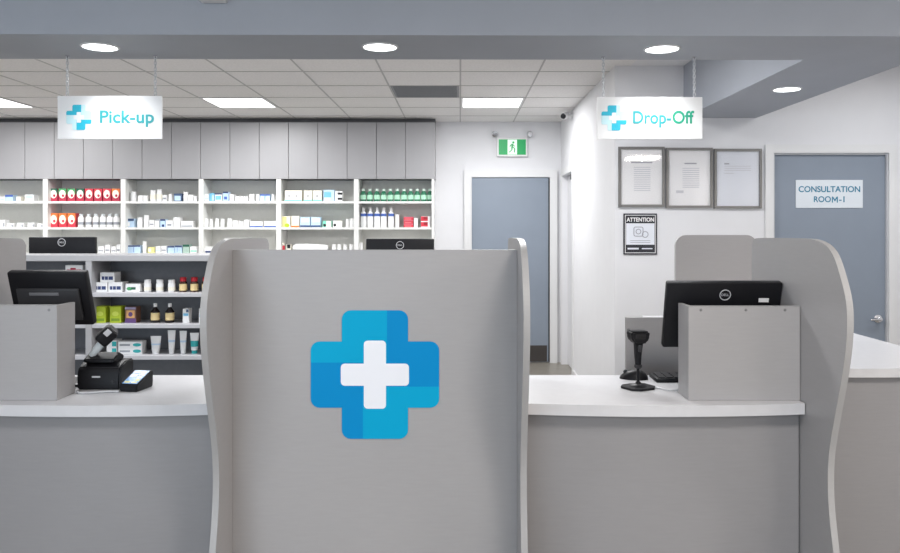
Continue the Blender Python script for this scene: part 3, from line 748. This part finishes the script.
# privacy screens in front of the screens
def hood(x0, x1, y, depth, zt, label, screws, side):
    c = (x0+x1)/2; w = (x1-x0)/2; H = zt-ZT
    t = thing('privacy_box', label, 'screen box', (c, y, ZT), group='grey privacy boxes on the counters')
    fin('front_board', bx(-w,w,0,.018,0,H,bev=.001,seg=1), LAM, t)
    xs = (-w, -w+.016) if side < 0 else (w-.016, w)
    fin('side_board', bx(xs[0],xs[1],.0185,depth,0,H,bev=.001,seg=1), LAM, t)
    fin('edge_band', bx(-w,w,-.0005,.0185,H,H+.0015), EDGE, t)
    for px in screws:
        fin('screw_cap', lathe(B(), [(0,0),(.005,0),(.0045,.0015),(0,.002)], n=12), SCREW, t, True, (PX(px,y)-c, -.0002, PZ(310,y)-ZT), (PI/2,0,0))
hood(PX(688.5,2.655), XI[3]-.0015, 2.655, .125, PZ(306.5,2.655), 'grey privacy box in front of the right monitor', (701,746,785), -1)
hood(XI[0]+.004, PX(58.5,2.665), 2.655, .125, PZ(305.5,2.655), 'grey privacy box in front of the left touchscreen', (49,), 1)

# right monitor, leaning back behind its box
def leaning_monitor(x0, x1, ztop, H, ytop, tilt, label, logo, bezel, stand_dx=0, name='monitor', cat='monitor'):
    c = (x0+x1)/2; w = (x1-x0)/2
    yb = ytop + H*math.sin(tilt); zb = ztop - H*math.cos(tilt)
    t = thing(name, label, cat, (c, yb, ZT))
    rt = (tilt,0,0)
    loc = (0,0,zb-ZT)
    cs = fin('casing', bx(-w,w,0,.032,0,H,bev=.007), BLK, t, True, loc, rt)
    if bezel:
        b = B(); box(b, -w*.8,w*.8,-.014,-.0005,H*.12,H*.72,bev=.01)
        fin('rear_cover', b, DGREY, t, True, loc, rt)
        fin('rear_slot', bx(-w*.45,w*.30,-.019,-.0145,H*.60,H*.66,bev=.002), GTRIM if False else mat('slot_grey',(.16,.16,.17),.4,lin=True), t, True, loc, rt)
    else:
        fin('rear_cover', bx(-w*.55,w*.55,-.012,-.0005,H*.1,H*.62,bev=.008), DGREY, t, True, loc, rt)
        fin('sticker', bx(w-.082,w-.046,-.002,-.0005,H-.073,H-.058), PW, t, False, loc, rt)
    fin('screen', bx(-w+.01,w-.01,.0322,.0335,.016,H-.01), BLK2, t, False, loc, rt)
    if logo: dell_logo(t, .019, (.001+PX(726,ytop)-c, -.0015-math.sin(tilt)*(H-.046), zb-ZT+(H-.046)*math.cos(tilt)), rt)
    fin('stand', tube(B(), [(stand_dx,.075,.01),(stand_dx,.07,(zb-ZT)*.6),(stand_dx,.045,zb-ZT+H*.08)], [.03,.024,.024], 12), DGREY, t, True)
    fin('foot', bx(stand_dx-.10,stand_dx+.10,.0,.15,0,.010,bev=.004), DGREY, t, True)
    return t
leaning_monitor(PX(667.6,2.79), 1.154, PZ(282.9,2.79), .252, 2.79, math.radians(16), 'black monitor behind the privacy box near the Drop-Off sign', True, False)
leaning_monitor(PX(6,2.81), PX(85,2.81), PZ(272.5,2.81), .21, 2.81, math.radians(19), 'black touchscreen terminal behind the left privacy box', False, True, name='touchscreen_terminal', cat='touchscreen')

# low grey panel behind the right counter and the taller rear screen
lp = thing('low_panel', 'low grey panel with one screw behind the right scanner stand', 'panel', (.86,3.26,0))
fin('board', bx(PX(626,3.26)-.86,.26,0,.02,0,PZ(317.5,3.26)), LAM, lp)
fin('screw_cap', lathe(B(), [(0,0),(.007,0),(.006,.002),(0,.003)], n=12), SCREW, lp, True, (PX(628.5,3.26)-.86, -.0002, PZ(330,3.26)), (PI/2,0,0))
rx0, rx1 = PX(675.5,4.1), PX(757,4.1)
rs = thing('rear_screen', 'flat grey screen with rounded top corners below the framed papers', 'screen panel', ((rx0+rx1)/2,4.1,0))
hw = (rx1-rx0)/2
# stands behind the staff side, cut clear of the return counter
fin('board', prism(B(), rrect(-hw,hw,ZT+.0005,PZ(235,4.1),.055,6,(0,0,1,1)), 'y', 0, .022), LAM, rs)
fin('post', bx(-hw,1.185-(rx0+rx1)/2,0,.022,0,ZT), LAM, rs)

# ------------------------------------------------------------------ things on the right counter
def handheld(loc, label, rot=(0,0,0)):
    t = thing('barcode_scanner', label, 'scanner', loc, rot)
    fin('handle', tube(B(), [(0,0,0),(0,.003,.03),(0,0,.06),(0,-.004,.088)], [.011,.013,.0155,.019], 14), BLK, t, True)
    b = B(); prism(b, [(-.034,.125),(.034,.125),(.036,.106),(.026,.084),(.014,.078),(-.014,.078),(-.026,.084),(-.036,.106)], 'y', -.030,.03)
    bmesh.ops.bevel(b, geom=list(b.edges), offset=.006, segments=3, affect='EDGES', clamp_overlap=True)
    fin('head', b, BLK, t, True)
    fin('window', bx(-.020,.020,-.0312,-.0295,.098,.116), BLK2, t)
    fin('trigger', bx(-.006,.006,-.026,-.014,.050,.074,bev=.002), DGREY, t, True)
    return t
sx, sy = PX(638.5,2.854), 2.86
ss = thing('scanner_stand', 'black slim stand on square base right of the cross panel', 'stand', (sx,sy,ZT), (0,0,.5))
fin('base', prism(B(), [(-.056,-.03),(-.03,-.052),(.03,-.052),(.056,-.03),(.056,.03),(.03,.052),(-.03,.052),(-.056,.03)], 'z', 0, .008), BLK, ss)
fin('base_dome', lathe(B(), [(.034,.008),(.028,.014),(.012,.018),(.008,.024),(0,.024)], n=24), BLK, ss, True)
fin('neck', tube(B(), [(0,0,.02),(0,0,.05),(0,0,.074)], .0055, 10), BLK, ss, True)
fin('cup', lathe(B(), [(0,.072),(.010,.072),(.0145,.078),(.0145,.0855),(0,.0855)], n=18), DGREY, ss, True)
sc_ = handheld((sx,sy,ZT+.086), 'black handheld scanner standing upright on the slim stand', (0,0,.1))
ms = thing('mouse', 'black wedge shaped mouse on counter behind the scanner stand', 'mouse', (PX(634,3.03),3.035,ZT), (0,0,1.3))
b = B(); bmesh.ops.create_uvsphere(b, u_segments=20, v_segments=12, radius=1)
for v_ in b.verts: v_.co = Vector((v_.co.x*.033, v_.co.y*.055, max(0, v_.co.z)*.036*(1-.25*v_.co.y)))
fin('shell', b, BLK, ms, True)
fin('wheel', lathe(B(), [(0,-.003),(.008,-.003),(.008,.003),(0,.003)], n=16), DGREY, ms, True, (0,.032,.026), (0,PI/2,0))
kb = thing('keyboard', 'black keyboard peeking out beside the right privacy box', 'keyboard', (.94,2.99,ZT))
kx0 = PX(657,2.95)-.94
fin('body', bx(kx0,.195,-.03,.085,0,.016,bev=.004), BLK, kb, True)
b = B()
for r_ in range(4):
    for c_i in range(13):
        x = kx0+.012+c_i*.0295
        box(b, x,x+.024,-.024+r_*.026,-.003+r_*.026,.0162,.021)
ky = fin('keys', b, DGREY, kb)
tag(fin('cable', tube(B(), [(sx+.04,sy+.01,ZT+.004),(sx+.08,sy-.03,ZT+.0042),(.75,2.80,ZT+.0042),(.80,2.815,ZT+.0042),(.90,2.84,ZT+.0042)], .0026, 8), SILV, None, True),
    'thin pale cable running from the scanner stand to the privacy box', 'cable')

# ------------------------------------------------------------------ things on the left counter
rp = thing('receipt_printer', 'black receipt printer on left counter beside the privacy box', 'printer', (-1.302,2.83,ZT))
b = B()
prism(b, [(0,0),(.125,0),(.125,.095),(.045,.095),(.010,.078),(0,.055)], 'x', -.085,.070)
bmesh.ops.bevel(b, geom=list(b.edges), offset=.005, segments=2, affect='EDGES')
fin('body', b, BLK, rp, True)
fin('paper_slot', bx(-.045,.045,.046,.052,.0948,.0965), DGREY, rp)
fin('name_plate', bx(-.03,.0,-.0008,.0004,.044,.050), SILV, rp)
fin('button', lathe(B(), [(0,0),(.005,0),(.004,.002),(0,.002)], n=12), DGREY, rp, True, (.045,.0,.03), (PI/2,0,0))
cd = thing('scanner_cradle', 'black angled cradle on top of the receipt printer', 'stand', (-1.322,2.887,ZT+.0955))
b = B(); prism(b, [(-.04,0),(.05,0),(.05,.014),(.01,.032),(-.04,.012)], 'x', -.05,.06)
bmesh.ops.bevel(b, geom=list(b.edges), offset=.003, segments=2, affect='EDGES')
fin('body', b, BLK, cd, True)
gs = thing('barcode_scanner', 'scanner with silver handle leaning on top of receipt printer', 'scanner', (-1.340,2.887,ZT+.112))
fin('handle', tube(B(), [(-.014,-.012,.004),(.010,-.012,.035),(.030,-.006,.058)], [.012,.015,.016], 12), C('pale_plastic',205,214,218), gs, True)
hd = fin('head', bx(-.033,.033,-.03,.03,-.026,.026,bev=.011,seg=3), BLK, gs, True, (.040,-.008,.078), (.2,-.75,.2))
fin('window', bx(.0325,.0345,-.02,.02,-.016,.016), BLK2, hd)
fin('side_plate', bx(.004,.028,-.0315,-.0295,.0,.02,bev=.001), SILV, hd)
ptm = thing('card_terminal', 'card payment terminal with blue lit screen on left counter', 'card terminal', (-1.178,2.843,ZT), (0,0,-.16))
b = B(); prism(b, [(-.050,0),(.054,0),(.058,.020),(.058,.056),(.050,.061),(-.045,.026),(-.050,.020)], 'x', -.034,.034)
bmesh.ops.bevel(b, geom=list(b.edges), offset=.003, segments=2, affect='EDGES')
fin('body', b, BLK, ptm, True)
tl = math.atan2(.061-.026, .095)
dm = mat('terminal_screen', (96,146,200), .3, emit=.12)
fin('screen', bx(-.029,.029,-.094,-.004,0,.0012), dm, ptm, False, (0,.047,.0602), (tl,0,0))
b = B()
for (a0,a1,b0,b1) in ((-.025,-.004,-.090,-.078),(.004,.024,-.090,-.083),(.010,.026,-.078,-.062)): box(b, a0,a1,b0,b1,.0013,.0017)
fin('screen_tiles', b, PYL, ptm, False, (0,.047,.0602), (tl,0,0))
b = B()
for (a0,a1,b0,b1) in ((-.026,.0,-.05,-.03),(.006,.025,-.04,-.016),(-.024,-.006,-.024,-.012)): box(b, a0,a1,b0,b1,.0013,.0017)
fin('screen_icons', b, PW, ptm, False, (0,.047,.0602), (tl,0,0))
tag(fin('cable', tube(B(), [(-1.366,2.785,ZT+.0042),(-1.345,2.757,ZT+.0042),(-1.30,2.762,ZT+.0042),(-1.26,2.782,ZT+.0042),(-1.215,2.786,ZT+.0042)], .0036, 8), SILV, None, True),
    'white cable lying in front of the receipt printer', 'cable')
sk = thing('power_socket', 'small black socket box on divider left of the cross panel', 'socket', (XI[1]-TK-.0025,2.98,ZT))
fin('body', bx(-.026,0,-.03,.03,.001,.045,bev=.004), BLK, sk, True)
fin('outlet', bx(-.020,-.006,-.0312,-.0295,.012,.034), DGREY, sk)

# ------------------------------------------------------------------ signs and framed papers
def hanging_sign(x0, x1, y0, y1, Y, text, chains, label, twidth, tx, mat_a, split=None):
    xa, xb = PX(x0,Y), PX(x1,Y); zt, zb = PZ(y0,Y), PZ(y1,Y); c = (xa+xb)/2
    t = thing('hanging_sign', label, 'sign', (c, Y, zb)); w = (xb-xa)/2; H = zt-zb
    fin('board', bx(-w,w,0,.008,0,H,bev=.001,seg=1), SIGNW, t)
    for cx in chains:
        x = PX(cx,Y)-c; b = B(); z = H+.004; top = ZS-zb-.006; i = 0; ll = .019
        while z < top:
            r1 = .0055; ln = min(ll, top-z+.004); pts = []
            for k in range(12):
                a_ = 2*PI*k/12; u, v_ = r1*math.cos(a_), (ln/2-r1)*(1 if math.sin(a_) > 1e-6 else -1 if math.sin(a_) < -1e-6 else 0)+r1*math.sin(a_)
                pts.append((x+u, .004, z+ln/2+v_) if i % 2 == 0 else (x, .004+u, z+ln/2+v_))
            tube(b, pts, .0019, 6, closed=True); z += ll-.0048; i += 1
        ch = fin('chain', b, SILV, t, True)
        fin('eyelet', tube(B(), [(x+.006*math.cos(2*PI*k/14), .004, H-.004+.009*math.sin(2*PI*k/14)) for k in range(14)], .0014, 6, closed=True), CHROME, t, True)
        fin('ceiling_hook', lathe(B(), [(0,0),(.010,0),(.010,-.004),(.003,-.006),(.003,-.012),(0,-.012)], x, .004, 12), CHROME, t, True, (0,0,ZS-zb-.0003))
    a = 12.6*Y/F
    lx = -w + tx[0]*Y/F; lz = H*.5
    pinwheel(t, lx, lz, a, -.0001, LOGP, LOGC, SIGNW, .0012, wa=.42)
    x0t = tx[0]; 
    zc = H*.5
    for (s, px_a, px_b, mm) in text:
        text_mesh('lettering', s, 17.5*Y/F, mm, t, (PX(px_a,Y)-c, -.0012, zc), width=(px_b-px_a)*Y/F, align='LEFT', bold=.0016)
    return t
hanging_sign(57.5,162,95.8,139,3.715,[('Pick-up',100,154,TEAL)],(67,155),'white hanging sign reading Pick-up on two chains',0,(21.5,),TEAL)
hanging_sign(597,702.5,97,139,3.74,[('Drop-',633,671,TEAL),('Off',672.5,694,TEALG)],(603.5,694.5),'white hanging sign reading Drop-Off on two chains',0,(17,),TEAL)

def framed(x0,x1,y0,y1,label,lines,paper,Y=YC,fw=.018,fm=STEEL,group='silver framed papers in a row'):
    xa, xb = PX(x0,Y), PX(x1,Y); z1_, z0_ = PZ(y0,Y), PZ(y1,Y); c = (xa+xb)/2; w = (xb-xa)/2; H = z1_-z0_
    t = thing('framed_certificate', label, 'picture frame', (c, Y-.0005, z0_), group=group)
    b = B(); box(b, -w,-w+fw,-.022,0,0,H); box(b, w-fw,w,-.022,0,0,H); box(b, -w+fw,w-fw,-.022,0,0,fw); box(b, -w+fw,w-fw,-.022,0,H-fw,H)
    fin('frame', b, fm, t)
    fin('paper', bx(-w+fw,w-fw,-.008,-.004,fw,H-fw), paper, t)
    b = B()
    for (u0,u1,v,th) in lines: box(b, -w+u0*2*w,-w+u1*2*w,-.0085,-.0081,v*H-th/2,v*H+th/2)
    fin('print', b, INKL, t)
    u0,u1,v,th = lines[0]
    fin('heading', bx(-w+u0*2*w,-w+u1*2*w,-.0089,-.0082,v*H-th*.5,v*H+th*.5), INK, t)
    fin('glass', bx(-w+fw,w-fw,-.014,-.012,fw,H-fw), GLASS, t)
    return t
l1 = [(.28,.74,.74,.010)] + [(.34,.70,.66-i*.035,.006) for i in range(12)]
l2 = [(.40,.66,.74,.010)] + [(.36,.72,.66-i*.035,.006) for i in range(10)] + [(.22,.38,.27,.020)]
l3 = [(.22,.32,.75,.010)] + [(.22,.78,.71-i*.035,.005) for i in range(3)] + [(.22,.42,.59,.006)]
framed(618,664,147,207,'left one of three silver framed papers',l1,PAPER)
framed(665.5,712,148,208,'middle one of three silver framed papers',l2,PAPER)
framed(713.5,761,149,208.5,'right one of three silver framed papers, beside the door',l3,PAPERB)
# attention notice
xa, xb, zt, zb = PX(623.2,YC), PX(656.6,YC), PZ(213.5,YC), PZ(254.5,YC)
w = (xb-xa)/2; H = zt-zb
at = thing('notice_sign', 'dark framed notice headed ATTENTION under the framed papers', 'sign', ((xa+xb)/2, YC-.0005, zb))
fin('board', bx(-w,w,-.012,0,0,H,bev=.002,seg=1), NAVY, at)
b = B(); e0 = .011; e1 = .015
for (q0,q1,r0,r1) in ((-w+e0,-w+e1,e0,H-e0),(w-e1,w-e0,e0,H-e0),(-w+e1,w-e1,e0,e1),(-w+e1,w-e1,H-e1,H-e0)): box(b, q0,q1,-.0128,-.0121,r0,r1)
fin('border_line', b, PAPER, at)
fin('white_panel', bx(-w+.019,w-.019,-.0128,-.0121,H*.24,H*.76), PAPERB, at)
text_mesh('heading', 'ATTENTION', .042, PAPER, at, (0,-.0125,H*.845), width=2*w-.045, bold=.0012)
b = B()
tube(b, [(x-.014, -.0132, z+H*.56) for x, z in rrect(-.034,.034,-.034,.034,.012,4)], .003, 6, closed=True)
tube(b, [(-.014+.018*math.cos(2*PI*i/20), -.0132, H*.56+.018*math.sin(2*PI*i/20)) for i in range(20)], .003, 6, closed=True)
tube(b, [(.036+.022*math.cos(2*PI*i/20), -.0132, H*.49+.022*math.sin(2*PI*i/20)) for i in range(20)], .003, 6, closed=True)
for i in range(2): box(b, -.075,.075,-.0132,-.0127,H*(.34-i*.045)-.002,H*(.34-i*.045)+.002)
fin('camera_symbol', b, INK, at)
b = B(); box(b, -w+.03,-.012,-.0128,-.0121,H*.125,H*.165); box(b, .012,w-.034,-.0128,-.0121,H*.132,H*.158)
fin('footer_print', b, PAPERB, at)
# consultation room sign on the door
YDS = YC+.0195
xa, xb, zt, zb = PX(795.5,YDS), PX(862.5,YDS), PZ(180,YDS), PZ(208,YDS)
w = (xb-xa)/2; H = zt-zb
ds = thing('door_sign', 'white sign reading CONSULTATION ROOM-1 on the slate door', 'sign', ((xa+xb)/2, YDS-.0005, zb))
fin('plate', bx(-w,w,-.005,0,0,H,bev=.001,seg=1), DSIGN, ds)
text_mesh('lettering', 'CONSULTATION', .062, CONS, ds, (0,-.0055,H*.66), width=61.5*YDS/F, bold=.0011)
u = YDS/F; zc = H*.30
text_mesh('lettering', 'ROO', .062, CONS, ds, (-15.5*u,-.0055,zc), width=17*u, align='LEFT', bold=.0009)
mx0, mx1, mh, st = 2.6*u, 8.4*u, .0225, .0075      # the letter M, cut as one shape
fin('lettering', prism(B(), [(mx0,zc-mh),(mx0,zc+mh),(mx0+st,zc+mh),((mx0+mx1)/2,zc+mh*.05),(mx1-st,zc+mh),(mx1,zc+mh),(mx1,zc-mh),(mx1-st,zc-mh),
    (mx1-st,zc+mh*.40),((mx0+mx1)/2+.002,zc-mh*.55),((mx0+mx1)/2-.002,zc-mh*.55),(mx0+st,zc+mh*.40),(mx0+st,zc-mh)], 'y', -.0061,-.0049), CONS, ds)
text_mesh('lettering', '-1', .062, CONS, ds, (9.6*u,-.0055,zc), width=5.6*u, align='LEFT', bold=.0012)

# ------------------------------------------------------------------ camera, world, colour
cam = bpy.data.cameras.new('camera'); co = bpy.data.objects.new('camera', cam); COL.objects.link(co)
co.location = (0,0,EYE); co.rotation_euler = (PI/2,0,0)
cam.sensor_fit = 'HORIZONTAL'; cam.sensor_width = 36; cam.lens = 36*F/900
cam.shift_x = -(CX-450)/900; cam.shift_y = (CY-276.5)/900
cam.clip_start = .05
SC.camera = co
wd = bpy.data.worlds.new('world'); SC.world = wd; wd.use_nodes = True
wd.node_tree.nodes['Background'].inputs[0].default_value = (.9,.95,1,1); wd.node_tree.nodes['Background'].inputs[1].default_value = .3
vs = SC.view_settings
vs.view_transform = 'Standard'; vs.look = 'None'; vs.gamma = 1; vs.use_curve_mapping = False; vs.exposure = 0.12
SC.display_settings.display_device = 'sRGB'
SC.cycles.max_bounces = 8; SC.cycles.diffuse_bounces = 5
